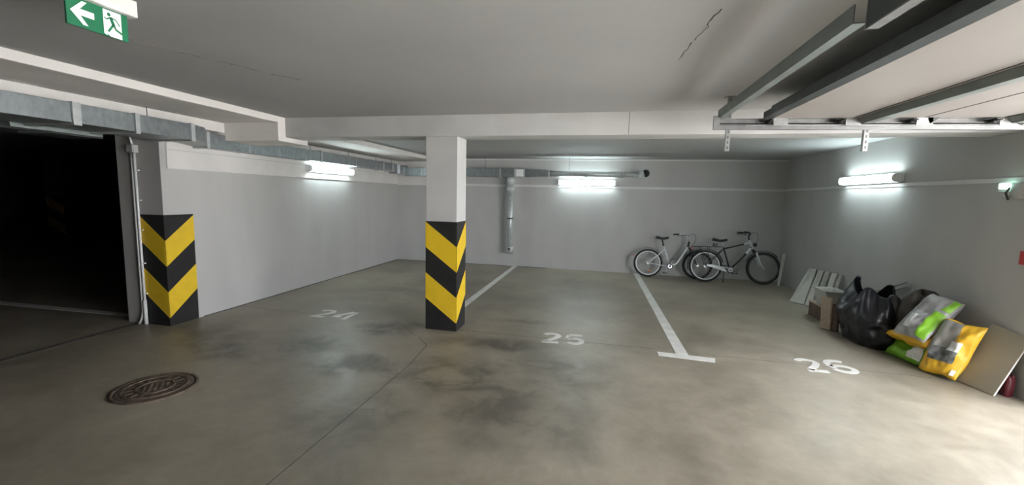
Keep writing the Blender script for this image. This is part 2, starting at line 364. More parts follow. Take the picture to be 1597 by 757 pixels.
# ------------------------------------------------------------------ fluorescent lamps
def lamp(label, fnw, ln):
    """fnw(a along wall 0..ln, d out from wall, z) -> world"""
    o0 = fnw(ln/2, 0, 0); t = thing('wall_lamp', o0, label, 'lamp', 'fluorescent wall lamps')
    def pr(name, prof, a0, a1, m, **k):
        v, f = prismg(prof, lambda p, q, a: fnw(a, p, q), a0, a1); return obj(name, v, f, m, t, **k)
    pr('base', [(0, -.05), (.055, -.06), (.055, .06), (0, .05)], 0, ln, 'lampbase', bevel=.004)
    prof = [(.055, -.052), (.085, -.052), (.108, -.041), (.118, -.02), (.118, .02), (.108, .041), (.085, .052), (.055, .052)]
    pr('diffuser', prof, .03, ln-.03, 'diff')
    cap = [(a*1.03, b*1.06) for a, b in prof]
    pr('end_cap', cap, .005, .03, 'lampbase'); pr('end_cap', cap, ln-.03, ln-.005, 'lampbase')
    for a in (.07, ln-.09):
        for z in (-.025, .025): pr('clip', [(.117, z-.007), (.123, z-.007), (.123, z+.007), (.117, z+.007)], a, a+.03, 'jbox')
    return t
lamp('lit fluorescent lamp on the left wall under the duct', lambda a, d, z: (XL+.022+d, 6.38+a, 2.045+z), 1.28)
lamp('lit fluorescent lamp on the back wall above the strip', lambda a, d, z: (-1.06+a, YB-d, 1.985+z), 1.27)
lamp('lit fluorescent lamp on the right wall above the rubbish bags', lambda a, d, z: (XR-d, 7.50-a, 1.992+z), 1.29)

# ------------------------------------------------------------------ ventilation ducts
def ductg(x0, x1, y0, y1, z0, z1, m='galv', parent=None):
    return box('duct_section', x0, x1, y0, y1, z0, z1, m, parent, bevel=.004)
d = thing('ventilation_duct', (-4.85, 2.0, 2.275), 'wide flat galvanised duct over the opening to the dark hall', 'duct')
for a, b_ in ((-3, .2), (.2, 1.5), (1.5, 2.83), (2.89, 3.33), (3.37, 3.93)): ductg(-5.05, -4.5, a+.002, b_-.002, 2.19, 2.36, parent=d)
for y in (.2, 1.5): box('flange', -5.07, -4.485, y-.015, y+.015, 2.175, 2.368, 'galvd', d)
for y0, y1 in ((2.83, 2.89), (3.33, 3.37), (3.90, 3.945)): box('flange', -5.07, -4.485, y0, y1, 2.172, 2.368, 'galvd', d)
for y0, y1 in ((1.9, 2.55), (2.75, 3.45)):
    g = join(boxg(-5.62, -5.12, (y0+y1)/2-.012, (y0+y1)/2+.012, 2.155, 2.175), boxg(-5.12, -5.09, y0, y1, 2.155, 2.19)); obj('hanger_rail', *g, 'green_grey', d)
tube('hanger_rod', [(-4.72, 3.62, 2.35), (-4.72, 3.62, 2.495)], .004, 'dark', d, 6); box('hanger_foot', -4.745, -4.695, 3.59, 3.65, 2.36, 2.372, 'dark', d)
d = thing('ventilation_duct', (-4.9, 6.5, 2.25), 'galvanised rectangular duct running along the left wall above the lamp', 'duct')
v, f = gridg(lambda u, q: (-4.5-.29*q+(-.20*u if True else 0)*1.0+0*q, 3.946+.44*q, 0), 1, 1)
V = [(-4.5, 3.947, 2.19), (-4.5, 3.947, 2.36), (-4.95, 3.947, 2.36), (-4.95, 3.947, 2.19), (-4.56, 4.13, 2.185), (-4.56, 4.13, 2.355), (-4.95, 4.13, 2.355), (-4.95, 4.13, 2.185),
     (-4.79, 4.36, 2.165), (-4.79, 4.36, 2.34), (-4.99, 4.36, 2.34), (-4.99, 4.36, 2.165)]
Fq = [(0, 1, 2, 3), (8, 11, 10, 9)]+[(k*4+i, (k+1)*4+i, (k+1)*4+(i+1) % 4, k*4+(i+1) % 4) for k in range(2) for i in range(4)]
obj('offset_piece', V, Fq, 'galv', d)
X0, X1, Z0, Z1 = -5.005, -4.79, 2.16, 2.335
ys = [4.36, 5.0, 5.55, 6.1, 6.50, 7.55, 8.60, 9.02, 9.22]
for a, b_ in zip(ys, ys[1:]): ductg(X0, X1, a+.003, b_-.003, Z0, Z1, parent=d)
for y in (4.37, 6.50, 8.60, 9.02): box('flange', X0+.005, X1+.014, y-.02, y+.02, Z0-.016, Z1+.014, 'galvd', d)
for y in (5.0, 5.55, 6.1, 7.55): box('seam', X0+.005, X1+.004, y-.006, y+.006, Z0-.005, Z1+.004, 'galvd', d)
for y in (5.35, 6.32, 7.4, 8.4, 9.1): tube('hanger_rod', [(-4.86, y, Z1-.01), (-4.86, y, 2.44)], .0035, 'dark', d, 6)
d = thing('ventilation_duct', (-3.3, 9.4, 2.16), 'galvanised duct along the back wall narrowing to a round pipe', 'duct')
YD0, YD1 = 9.30, 9.50
prism('corner_elbow', [(-5.005, 9.225), (-4.79, 9.225), (-4.74, 9.28), (-4.65, YD0), (-4.65, YD1), (-4.9, YD1), (-5.005, 9.42)], lambda a, b, z: (a, b, z), 2.12, 2.315, 'galv', d)
xs = [-4.65, -4.2, -3.3, -2.32, -1.99]
for a, b_ in zip(xs, xs[1:]): box('duct_section', a+.003, b_-.003, YD0, YD1, 2.075, 2.255, 'galv', d, bevel=.004)
for x in (-4.65, -4.2, -3.3, -2.32): box('flange', x-.018, x+.018, YD0-.014, YD1-.01, 2.062, 2.268, 'galvd', d)
box('vent_frame', -1.985, -1.765, YD0-.010, YD1, 2.07, 2.258, 'galvd', d, bevel=.003)
gr = box('vent_grille', -1.955, -1.795, YD0-.018, YD0-.008, 2.088, 2.240, 'signwhite', d, bevel=.004)
V = []
for x, hw, hh in ((-1.765, .09, .09), (-1.25, .075, .072)):
    V += [(x, YD0+.09-hw, 2.165-hh), (x, YD0+.09-hw, 2.165+hh), (x, YD0+.09+hw, 2.165+hh), (x, YD0+.09+hw, 2.165-hh)]
obj('reducer', V, [(3, 2, 1, 0), (4, 5, 6, 7)]+[(i, (i+1) % 4, 4+(i+1) % 4, 4+i) for i in range(4)], 'galv', d)
tube('round_pipe', [(-1.25, YD0+.08, 2.165), (-.4, YD0+.08, 2.16), (.36, YD0+.08, 2.155)], .062, 'pipe', d, 20)
for x in (-1.24, -.42, .36): tube('pipe_collar', [(x-.02, YD0+.08, 2.157), (x+.02, YD0+.08, 2.157)], .069, 'galvd', d, 20)
tube('thin_pipe', [(.38, YD0+.08, 2.155), (.66, YD0+.08, 2.152)], .042, 'pipe', d, 16)
tube('outlet_elbow', [(.66, YD0+.08, 2.152), (.71, YD0+.075, 2.155), (.755, YD0+.05, 2.165), (.78, YD0+.0, 2.175), (.79, YD0-.07, 2.178)], [.05, .075, .085, .09, .09], 'pipe', d, 18)
tube('outlet_mouth', [(.79, YD0-.068, 2.178), (.79, YD0-.075, 2.178)], .074, 'hole', d, 18)
tube('drain_stub', [(.755, YD0+.0, 2.10), (.755, YD0+.0, 2.04)], .014, 'galvd', d, 8)
for x in (-3.8, -2.7, -.8): tube('hanger_rod', [(x, YD0+.1, 2.2), (x, YD0+.1, ZK)], .004, 'dark', d, 6)
d = thing('exhaust_pipe', (-2.12, 9.40, .34), 'vertical galvanised exhaust pipe hanging from duct down the back wall', 'pipe')
PX, PYp = -2.105, 9.42
tube('pipe', [(PX+.015, PYp, .36), (PX, PYp, 1.80)], .066, 'pipe', d, 20)
tube('pipe_collar', [(PX, PYp, 1.76), (PX, PYp, 1.80), (PX, PYp, 1.88)], [.08, .098, .098], 'galvd', d, 20)
tube('flexible_joint', [(PX, PYp, 1.88), (PX, PYp, 2.0), (PX, PYp, 2.075)], [.085, .095, .10], 'pipe', d, 20)
tube('clamp', [(PX+.006, PYp, 1.13), (PX+.006, PYp, 1.16)], .073, 'dark', d, 20)
box('clamp_bracket', PX-.02, PX+.03, PYp+.05, YB, 1.13, 1.16, 'galvd', d)
tube('end_sleeve', [(PX+.015, PYp, .34), (PX+.015, PYp, .50)], .072, 'galvd', d, 20)
tube('inspection_hole', [(PX+.015, PYp-.066, .45), (PX+.015, PYp-.075, .45)], .03, 'dark', d, 14)

# ducts inside the hall opening, hall shade put into their dark colour
d = thing('ventilation_duct', (-5.9, 2.0, 2.2), 'second duct just inside the dark hall, coloured dark for shade', 'duct')
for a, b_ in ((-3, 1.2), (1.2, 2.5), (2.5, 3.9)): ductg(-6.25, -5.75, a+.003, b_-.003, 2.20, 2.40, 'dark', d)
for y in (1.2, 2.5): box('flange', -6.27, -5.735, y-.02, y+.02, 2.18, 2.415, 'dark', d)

# conduits on the wall end
YC = PY-.02
jb = thing('junction_box', (-5.39, PY, 2.10), 'small grey junction box on the wall end beside the hall opening', 'junction box')
box('box', -5.44, -5.335, PY-.055, PY, 2.05, 2.14, 'jbox', jb, bevel=.006); box('lid', -5.433, -5.342, PY-.063, PY-.054, 2.057, 2.133, 'jbox', jb, bevel=.004)
cd = thing('cable_conduit', (-5.40, PY, 0), 'white conduit running down the wall end, outer one with curved foot', 'conduit')
tube('pipe', [(-5.415, YC, 2.052), (-5.415, YC, 1.2), (-5.412, YC, .16), (-5.425, YC-.01, .07), (-5.46, YC-.02, .004)], .013, 'conduit', cd, 10)
cd2 = thing('cable_conduit', (-5.37, PY, 0), 'white conduit running down the wall end beside the chevron marking', 'conduit')
tube('pipe', [(-5.375, YC, 2.052), (-5.374, YC, 1.2), (-5.372, YC, .002)], .013, 'conduit', cd2, 10)
tube('sleeve', [(-5.366, YC-.006, .003), (-5.368, YC-.006, .30)], .019, 'conduit', cd2, 10)
for z in (1.85, 1.5, 1.15, .75, .38):
    box('clip', -5.362, -5.335, YC-.004, PY, z-.006, z+.006, 'conduit', cd2)
cd3 = thing('cable_conduit', (-5.40, PY, 2.2), 'short slanting white cable from the duct into the junction box', 'conduit')
tube('pipe', [(-5.43, YC, 2.24), (-5.395, YC, 2.139)], .012, 'conduit', cd3, 8)

# ------------------------------------------------------------------ open sectional garage door overhead
YT = 4.10
t = thing('door_track', (2.2, YT, 2.3), 'double zinc guide track of the garage door hanging in front of beam', 'door track')
prof = [(-.01, 0), (.03, 0), (.03, .004), (-.006, .004), (-.006, .036), (.03, .036), (.03, .040), (-.01, .040)]
for name, zb in (('lower_rail', 2.275), ('upper_rail', 2.327)):
    v, f = prismg(prof, lambda a, b, x: (x, YT+.02-a, zb+b-.0105*(x-.9)), .9, 3.55); obj(name, v, f, 'steel', t)
v, f = prismg([(0, 0), (.004, 0), (.004, .010), (0, .010)], lambda a, b, x: (x, YT+.022-a, 2.3165+b-.0105*(x-.9)), .9, 3.55); obj('rail_gap', v, f, 'hole', t)
v, f = prismg([(0, 0), (.012, 0), (.012, .012), (0, .012)], lambda a, b, x: (x, YT-.012-a, 2.300+b-.0105*(x-.9)), 1.15, 2.2); obj('pull_bar', v, f, 'steel', t)
def bracket(x, ztop):
    b = obj('hanger_bracket', *join(boxg(x-.018, x+.018, YT+.032, YT+.035, 2.09, ztop), boxg(x-.018, x-.015, YT+.035, YT+.065, 2.09, ztop)), 'steel', t)
    for k in range(10):
        z = 2.11+k*.045
        if z < ztop-.03: box('slot', x-.005, x+.005, YT+.0305, YT+.033, z, z+.022, 'dark', b)
    box('foot', x-.04, x+.04, YT+.03, YT+.10, ztop-.006, ztop+.0, 'green_grey', b)
bracket(1.03, ZF); bracket(2.09, ZF)
t = thing('cross_profile', (.97, 3.0, 2.4), 'grey green angle profile tying track end and running toward the viewer', 'profile')
prism('angle', [(0, 0), (.05, 0), (.05, .004), (.004, .004), (.004, .075), (0, .075)], lambda a, b, y: (.94+a, y, 2.372+b), 2.04, YT+.05, 'green_grey', t)
box('end_plate', .895, .945, YT-.015, YT+.012, 2.275, 2.39, 'steel', t)
t = thing('header_plate', (.99, 1.3, 2.45), 'dark plate with bright lower flange bolted under the ceiling', 'plate')
box('plate', .985, .990, .2, 2.035, 2.352, ZF, 'dark', t); box('flange', .985, 1.03, .2, 2.035, 2.346, 2.352, 'steel', t); box('edge_strip', .983, .992, 2.033, 2.039, 2.346, ZF, 'steel', t)
t = thing('garage_door', (2.4, 1.6, 2.37), 'open sectional garage door lying overhead with off white panels and dark struts', 'garage door')
DYa, DYb = -.85, 4.03
zs = lambda x: 2.352-.0105*(x-1.3)
secs = [1.34, 1.935, 2.42, 2.94, 3.44]
for a, b_ in zip(secs, secs[1:]):
    v, f = prismg([(a+.004, 0), (b_-.004, 0), (b_-.004, .04), (a+.004, .04)], lambda x, h, y: (x, y, zs(x)+h), DYa, DYb)
    p = obj('door_panel', v, f, 'panel', t, bevel=.004)
v, f = prismg([(1.27, .0), (1.338, -.004), (1.338, .10), (1.325, .10), (1.325, .02), (1.285, .02), (1.285, .05), (1.27, .05)], lambda x, h, y: (x, y, zs(x)+h), DYa, DYb); obj('top_edge_profile', v, f, 'dark', t)
for x in (1.99, 2.98):
    v, f = prismg([(x-.03, -.002), (x+.005, -.045), (x+.065, -.045), (x+.09, -.002)], lambda x_, h, y: (x_, y, zs(x_)+h), DYa, DYb); obj('reinforcing_strut', v, f, 'green_grey', t)
for x in secs[1:4]:
    v, f = prismg([(x-.006, -.001), (x+.006, -.001), (x+.006, .02), (x-.006, .02)], lambda x_, h, y: (x_, y, zs(x_)+h), DYa, DYb); obj('joint_seal', v, f, 'hole', t)
for i, x in enumerate((1.40, 1.93, 2.42, 2.96)):
    z = zs(x)
    b = obj('roller_carrier', *join(boxg(x-.05, x+.06, DYb-.004, DYb+.004, z-.06, z+.05), boxg(x-.03, x+.03, DYb, DYb+.03, z-.05, z-.044)), 'steel', t)
    tube('roller', [(x-.07, DYb+.01, z-.022), (x-.07, YT+.02, z-.022)], .020, 'plastic', b, 14)
    tube('roller_pin', [(x-.07, DYb-.06, z-.022), (x-.07, DYb+.01, z-.022)], .006, 'steel', b, 8)
    for k in range(4): tube('hole', [(x-.03+k*.024, DYb-.0035, z+.015), (x-.03+k*.024, DYb-.0055, z+.015)], .005, 'hole', b, 8)
    if i in (2, 3): prism('end_cap', [(0, 0), (.02, -.05), (.085, .0)], lambda a, h, y: (x+.02+a, y, z+h), DYb-.004, DYb+.002, 'dark', b)
tube('lifting_cable', [(3.0, DYb-.01, 2.30), (3.02, DYb-.03, 2.275), (3.05, DYb-.05, 2.262), (3.09, DYb-.05, 2.285), (3.13, DYb-.05, 2.30)], .005, 'steel', t, 6)

# ------------------------------------------------------------------ manhole
MX, MY, MR = -3.575, 2.66, .295
t = thing('manhole_cover', (MX, MY, 0), 'rusty round cast iron manhole cover set in the concrete floor', 'manhole cover')
def lathe(prof, n=48): return gridg(lambda u, v: (MX+prof[int(round(v*(len(prof)-1)))][0]*math.cos(2*math.pi*u), MY+prof[int(round(v*(len(prof)-1)))][0]*math.sin(2*math.pi*u), prof[int(round(v*(len(prof)-1)))][1]), n, len(prof)-1, True)
obj('frame_ring', *lathe([(MR, -.002), (MR, .008), (MR-.03, .009), (MR-.032, .002), (MR-.04, .001)]), 'iron', t, True)
lid = obj('lid', *lathe([(MR-.036, -.002), (MR-.036, .006), (MR-.05, .008), (.012, .007), (.001, .007)]), 'iron', t)
for rr in (.225, .135): obj('raised_ring', *lathe([(rr, .006), (rr-.003, .014), (rr-.016, .014), (rr-.019, .006)]), 'iron', lid)
for k in range(16):
    a = k*math.pi/8; ca, sa = math.cos(a), math.sin(a)
    prism('rib', [(.145, -.010), (.200, -.012), (.200, .012), (.145, .010)], lambda p, q, z: (MX+p*ca-q*sa, MY+p*sa+q*ca, z), .006, .013, 'iron', lid)
for k in range(-4, 5):
    for j in range(-4, 5):
        if k*k+j*j < 15 and (k+j) % 2 == 0:
            box('stud', MX+k*.026-.009, MX+k*.026+.009, MY+j*.026-.009, MY+j*.026+.009, .006, .013, 'iron', lid)

# ------------------------------------------------------------------ right wall fittings
t = thing('emergency_light', (XR, 4.70, 1.81), 'small twin emergency light with pale green glow on the right wall', 'emergency light')
box('base', XR-.05, XR, 4.62, 4.71, 1.73, 1.868, 'jbox', t, bevel=.006)
box('lens', XR-.075, XR-.045, 4.70, 4.80, 1.815, 1.872, 'lens', t, bevel=.01)
box('spot_head', XR-.09, XR-.02, 4.71, 4.79, 1.745, 1.80, 'jbox', t, bevel=.012)
tube('cable', [(XR-.06, 4.70, 1.83), (XR-.08, 4.705, 1.78), (XR-.06, 4.70, 1.72)], .008, 'rubber', t, 8)
t = thing('fire_sign', (XR, 4.50, 1.22), 'red fire equipment sign with white symbol on the right wall', 'sign')
sg = box('plate', XR-.008, XR, 4.42, 4.58, 1.155, 1.275, 'redsign', t, bevel=.002)
fs = lambda a, b, d: (XR-.008-d, 4.58-a, 1.155+b)
prism('symbol', [(.055, .03), (.10, .03), (.10, .075), (.09, .09), (.065, .09), (.055, .075)], fs, 0, .0012, 'signwhite', sg)
prism('symbol', [(.07, .092), (.115, .10), (.115, .108), (.07, .10)], fs, 0, .0012, 'signwhite', sg)

# ------------------------------------------------------------------ bicycles (local: x forward, z up, drive side towards -y)
def ring(c, R, r, ns=40, n=8, sx=1.):
    return tubeg([(c[0]+R*math.cos(2*math.pi*i/ns), 0, c[1]+R*math.sin(2*math.pi*i/ns)) for i in range(ns)], r, n, closed=True)
def rot_about(g, x0, ang):
    ca, sa = math.cos(ang), math.sin(ang); v, f = g
    return [(x0+(p[0]-x0)*ca-p[1]*sa, (p[0]-x0)*sa+p[1]*ca, p[2]) for p in v], f
def wheel(root, c, R, rimm, turn=None, reflector=False):
    tr = (lambda g: rot_about(g, *turn)) if turn else (lambda g: g)
    w_ = obj('wheel', *tr(ring(c, R-.052, .013, 44, 8)), rimm, root, True)
    obj('tire', *tr(ring(c, R-.022, .022, 44, 10)), 'rubber', w_, True)
    obj('hub', *tr(join(tubeg([(c[0], -.04, c[1]), (c[0], .04, c[1])], .018, 10), tubeg([(c[0], -.035, c[1]), (c[0], -.03, c[1])], .03, 12), tubeg([(c[0], .03, c[1]), (c[0], .035, c[1])], .03, 12))), 'chrome', w_)
    g = []
    for k in range(28):
        a = 2*math.pi*k/28; b_ = a+(.7 if k % 2 else -.7); y = .03 if k % 4 < 2 else -.03
        g.append(tubeg([(c[0]+.026*math.cos(b_), y, c[1]+.026*math.sin(b_)), (c[0]+(R-.06)*math.cos(a), 0, c[1]+(R-.06)*math.sin(a))], .0013, 4))
    obj('spokes', *tr(join(*g)), 'chrome', w_, kind='stuff')
    if reflector:
        a = -1.35; p = (c[0]+R*.55*math.cos(a), c[1]+R*.55*math.sin(a)); obj('reflector', *boxg(p[0]-.03, p[0]+.03, -.012, .012, p[1]-.01, p[1]+.01), 'orange', w_)
    return w_
def fender(root, c, R, a0, a1, m, tr=lambda g: g, wd=.028):
    pr = []
    n = 24
    def fnn(u, v):
        a = math.radians(a0+(a1-a0)*u); ph = math.pi*v; rr = R+.018+.012*math.sin(ph)
        return (c[0]+rr*math.cos(a), wd*math.cos(ph), c[1]+rr*math.sin(a))
    return obj('fender', *tr(gridg(fnn, n, 6)), m, root, True)
def saddle(root, x0, x1, z, m='plastic'):
    def fnn(u, v):
        x = x0+(x1-x0)*u; wd = (.075*(1-u)**.8+.022)*(1 if u > .02 else .8) * (1 if u < .97 else .6); a = 2*math.pi*v
        return (x, wd*math.cos(a), z+.012*math.cos(u*6)+(.028-.008*u)*math.sin(a)-.02*abs(math.cos(a)))
    v, f = gridg(fnn, 14, 12); n = 15
    f = list(f)+[tuple(j*n for j in range(12)), tuple(j*n+14 for j in range(12))]
    s = obj('saddle', v, f, m, root, True)
    obj('saddle_rail', *join(tubeg([(x0+.05, -.02, z-.03), (x0+.10, -.02, z-.05), (x0+.19, -.02, z-.02)], .004, 6), tubeg([(x0+.05, .02, z-.03), (x0+.10, .02, z-.05), (x0+.19, .02, z-.02)], .004, 6)), 'chrome', s)
def crank(root, bb, R, ringm, ang, crm, guard=False):
    obj('bottom_bracket', *tubeg([(bb[0], -.05, bb[1]), (bb[0], .05, bb[1])], .022, 12), ringm, root, True)
    c_ = obj('chainring', *tubeg([(bb[0], -.052, bb[1]), (bb[0], -.046, bb[1])], R, 28), 'plastic', root)
    obj('chainring_disc', *tubeg([(bb[0], -.058, bb[1]), (bb[0], -.050, bb[1])], R*.72, 24), crm, c_)
    obj('chainring_centre', *tubeg([(bb[0], -.064, bb[1]), (bb[0], -.055, bb[1])], R*.30, 16), 'plastic', c_)
    for s_ in (-1, 1):
        dx, dz = math.cos(ang)*.165*(-s_), math.sin(ang)*.165*(-s_)
        a = obj('crank_arm', *tubeg([(bb[0], s_*.068, bb[1]), (bb[0]+dx, s_*.075, bb[1]+dz)], [.013, .009], 8), crm, root)
        obj('pedal', *boxg(bb[0]+dx-.045, bb[0]+dx+.045, s_*.13-.04, s_*.13+.04, bb[1]+dz-.012, bb[1]+dz+.012), 'plastic', a)
def tb(n, root, pts, r, m, seg=10): return obj(n, *tubeg(pts, r, seg), m, root, True)

b1 = thing('bicycle', (0, 0, 0), 'silver step-through bicycle with black saddle leaning at the back wall', 'bicycle', 'bicycles by the back wall')
R = .30; rh = (0, R); bb = (.44, .25); sx, st = .80, .45     # steering pivot x, turn
fh = (.99, R); TR = (.86, -.06)
wheel(b1, rh, R, 'rim', reflector=True); wheel(b1, fh, R, 'rimdark', TR)
fr = tb('frame', b1, [(bb[0], 0, bb[1]), (.37, 0, .48), (.30, 0, .70)], .016, 'silver')
tb('low_tube', b1, [(.795, 0, .665), (.73, 0, .56), (.66, 0, .44), (.60, 0, .335), (.55, 0, .292), (.49, 0, .283), (.425, 0, .30)], .021, 'silver', 12)
for s_ in (-1, 1):
    tb('seat_stay', b1, [(.325, s_*.012, .60), (.18, s_*.05, .46), (0, s_*.062, R)], .009, 'silver')
    tb('chain_stay', b1, [(bb[0], s_*.02, bb[1]), (.25, s_*.05, .265), (0, s_*.062, R)], .010, 'silver')
tb('head_tube', b1, [(.79, 0, .64), (.765+.05, 0, .78)][::1], .019, 'bikeblack')
tb('seat_post', b1, [(.302, 0, .69), (.275, 0, .80)], .013, 'bikeblack'); tb('seat_clamp', b1, [(.304, 0, .68), (.298, 0, .71)], .021, 'bikeblack')
saddle(b1, .15, .40, .845)
tr = lambda g: rot_about(g, *TR)
obj('fork', *tr(join(tubeg([(.80, 0, .66), (.835, 0, .635)], .02, 10), *[tubeg([(.835, s_*.03, .645), (.885, s_*.05, .50), (.95, s_*.055, .36), (.99, s_*.055, R)], [.014, .013, .011, .009], 8) for s_ in (-1, 1)])), 'bikeblack', b1, True)
tb('stem', b1, [(.815, 0, .775), (.79, 0, .86), (.775, 0, .90)], .012, 'chrome')
hb = obj('handlebar', *rot_about(tubeg([(.54, -.27, .925), (.62, -.275, .93), (.74, -.24, .935), (.80, -.13, .925), (.79, 0, .905), (.80, .13, .925), (.74, .24, .935), (.62, .275, .93), (.54, .27, .925)], .011, 8), .79, -.30), 'chrome', b1, True)
for s_ in (-1, 1): obj('grip', *rot_about(tubeg([(.525, s_*.27, .924), (.64, s_*.274, .931)], .017, 10), .79, -.30), 'rubber', hb, True)
for s_ in (-1, 1): obj('brake_lever', *rot_about(tubeg([(.72, s_*.25, .925), (.66, s_*.25, .905), (.60, s_*.262, .897)], .006, 6), .79, -.30), 'plastic', hb)
tb('brake_cable', b1, [(.86, .10, .95), (.93, .08, .95), (.955, .04, .88), (.92, 0, .77), (.84, 0, .66)], .004, 'plastic', 6)
crank(b1, bb, .062, 'silver', math.radians(70), 'chrome')
fender(b1, rh, R, 100, 20, 'rimdark'); fender(b1, fh, R, 150, 60, 'bikeblack', tr)
tb('kick_stand', b1, [(.30, .03, .24), (.26, .14, .015)], .008, 'chrome'); obj('tail_reflector', *boxg(-.305, -.285, -.02, .02, .44, .47), 'redsign', b1)
b1.location = (.950, 9.34, .002); b1.rotation_euler = (math.radians(-5), 0, math.radians(2.5))

b2 = thing('bicycle', (0, 0, 0), 'black bicycle with luggage rack and silver chain guard in the dark corner', 'bicycle', 'bicycles by the back wall')
R = .325; rh = (0, R); bb = (.47, .27); fh = (1.10, R); TR = (.92, .0)
wheel(b2, rh, R, 'rim'); wheel(b2, fh, R, 'rimdark')
tb('frame', b2, [(bb[0], 0, bb[1]), (.335, 0, .72)], .016, 'bikeblack')
tb('top_tube', b2, [(.345, 0, .69), (.56, 0, .75), (.83, 0, .83)], .016, 'bikeblack')
dt = tb('down_tube', b2, [(bb[0], 0, bb[1]), (.66, 0, .475), (.865, 0, .73)], .020, 'bikeblack', 12)
obj('decal', *tubeg([(.765, 0, .605), (.855, 0, .717)], .0235, 12), 'silver', dt, True)
obj('top_decal', *tubeg([(.715, 0, .796), (.825, 0, .8285)], .0185, 12), 'silver', dt, True)
for s_ in (-1, 1):
    tb('seat_stay', b2, [(.338, s_*.012, .69), (.18, s_*.05, .52), (0, s_*.062, R)], .008, 'bikeblack')
    tb('chain_stay', b2, [(bb[0], s_*.02, bb[1]), (.25, s_*.05, .29), (0, s_*.062, R)], .010, 'bikeblack')
tb('head_tube', b2, [(.815, 0, .88), (.885, 0, .70)], .022, 'silver')
tb('seat_post', b2, [(.335, 0, .71), (.30, 0, .84)], .013, 'chrome'); saddle(b2, .13, .40, .865)
fk = obj('fork', *join(tubeg([(.88, 0, .70), (.905, 0, .665)], .022, 10), *[tubeg([(.905, s_*.035, .68), (.94, s_*.055, .62)], .015, 8) for s_ in (-1, 1)]), 'bikeblack', b2, True)
for s_ in (-1, 1): obj('fork_leg', *tubeg([(.94, s_*.055, .64), (.975, s_*.055, .54), (1.02, s_*.055, .42), (1.06, s_*.055, .355), (1.10, s_*.055, R)], [.020, .020, .018, .013, .010], 10), 'silver', fk, True)
tb('stem', b2, [(.815, 0, .875), (.80, 0, .97), (.83, 0, 1.02)], .014, 'plastic')
hb = obj('handlebar', *rot_about(tubeg([(.72, -.30, 1.03), (.80, -.16, 1.03), (.83, 0, 1.02), (.80, .16, 1.03), (.72, .30, 1.03)], .012, 8), .82, -.18), 'plastic', b2, True)
for s_ in (-1, 1):
    obj('grip', *rot_about(tubeg([(.66, s_*.32, 1.03), (.745, s_*.25, 1.03)], .02, 10), .82, -.18), 'rubber', hb, True)
    obj('brake_lever', *rot_about(tubeg([(.79, s_*.19, 1.02), (.80, s_*.24, .99), (.76, s_*.29, .985)], .007, 6), .82, -.18), 'plastic', hb)
crank(b2, bb, .07, 'bikeblack', math.radians(150), 'chrome')
prism('chain_guard', [(.0, .365), (.10, .362), (.33, .325), (.40, .235), (.36, .228), (.10, .310), (.0, .325)], lambda a, b, d: (a, -.070+d, b), 0, .012, 'silver', b2, bevel=.003)
rk = obj('luggage_rack', *join(*[tubeg([(-.27, s_*.06, .715), (.0, s_*.065, .72), (.28, s_*.04, .725)], .006, 6) for s_ in (-1, 0, 1)], *[tubeg([(x, -.065, .718), (x, .065, .718)], .005, 6) for x in (-.27, -.1, .08)]), 'bikeblack', b2, True)
for s_ in (-1, 1): obj('rack_strut', *join(tubeg([(-.12, s_*.065, .715), (0, s_*.07, R)], .005, 6), tubeg([(.05, s_*.065, .715), (0, s_*.07, R)], .005, 6)), 'bikeblack', rk, True)
obj('spring_clip', *boxg(.14, .21, -.03, .03, .725, .80), 'bikeblack', rk)
obj('rear_light', *boxg(-.30, -.275, -.03, .03, .66, .70), 'redsign', rk)
fender(b2, rh, R, 195, 15, 'bikeblack'); fender(b2, fh, R, 160, 40, 'bikeblack')
obj('headlamp', *tubeg([(.90, 0, .79), (.95, 0, .79)], [.03, .04], 12), 'plastic', b2, True)
tb('kick_stand', b2, [(.36, -.03, .25), (.30, -.16, .012)], .008, 'plastic')
tb('brake_cable', b2, [(.80, -.15, 1.03), (.93, -.10, 1.02), (.97, -.02, .90), (.92, 0, .74)], .004, 'plastic', 6)
b2.location = (2.055, 9.17, .002); b2.rotation_euler = (math.radians(-5), 0, math.radians(4))

# ------------------------------------------------------------------ things leaning along the right wall
def slab(name, A, B, C, D, th, m, label, cat, group=None, edge=None):
    """flat board from its 4 front corners (bottom a, bottom b, top b, top a), thickness back along normal"""
    A, B, C, D = map(Vector, (A, B, C, D)); n_ = (B-A).cross(D-A).normalized(); C -= n_*(n_.dot(C-A) if edge else 0); n_ *= th
    V = [A, B, C, D]+[p+n_ for p in (A, B, C, D)]
    o = obj(name, V, [(0, 1, 2, 3), (7, 6, 5, 4), (0, 4, 5, 1), (1, 5, 6, 2), (2, 6, 7, 3), (3, 7, 4, 0)], m)
    if edge:
        o.data.materials.append(M[edge])
        for p in o.data.polygons:
            if p.index >= 2: p.material_index = 1
    bv = o.modifiers.new('bevel', 'BEVEL'); bv.width = .002
    return tag(o, label, cat, group)
# plank leaning in the far corner behind the bicycle
slab('plank', (3.42, 9.25, 0), (3.462, 9.24, 0), (3.535, 9.28, .64), (3.475, 9.29, .64), .02, 'card', 'narrow white plank upright in the corner beside the black bicycle', 'plank')
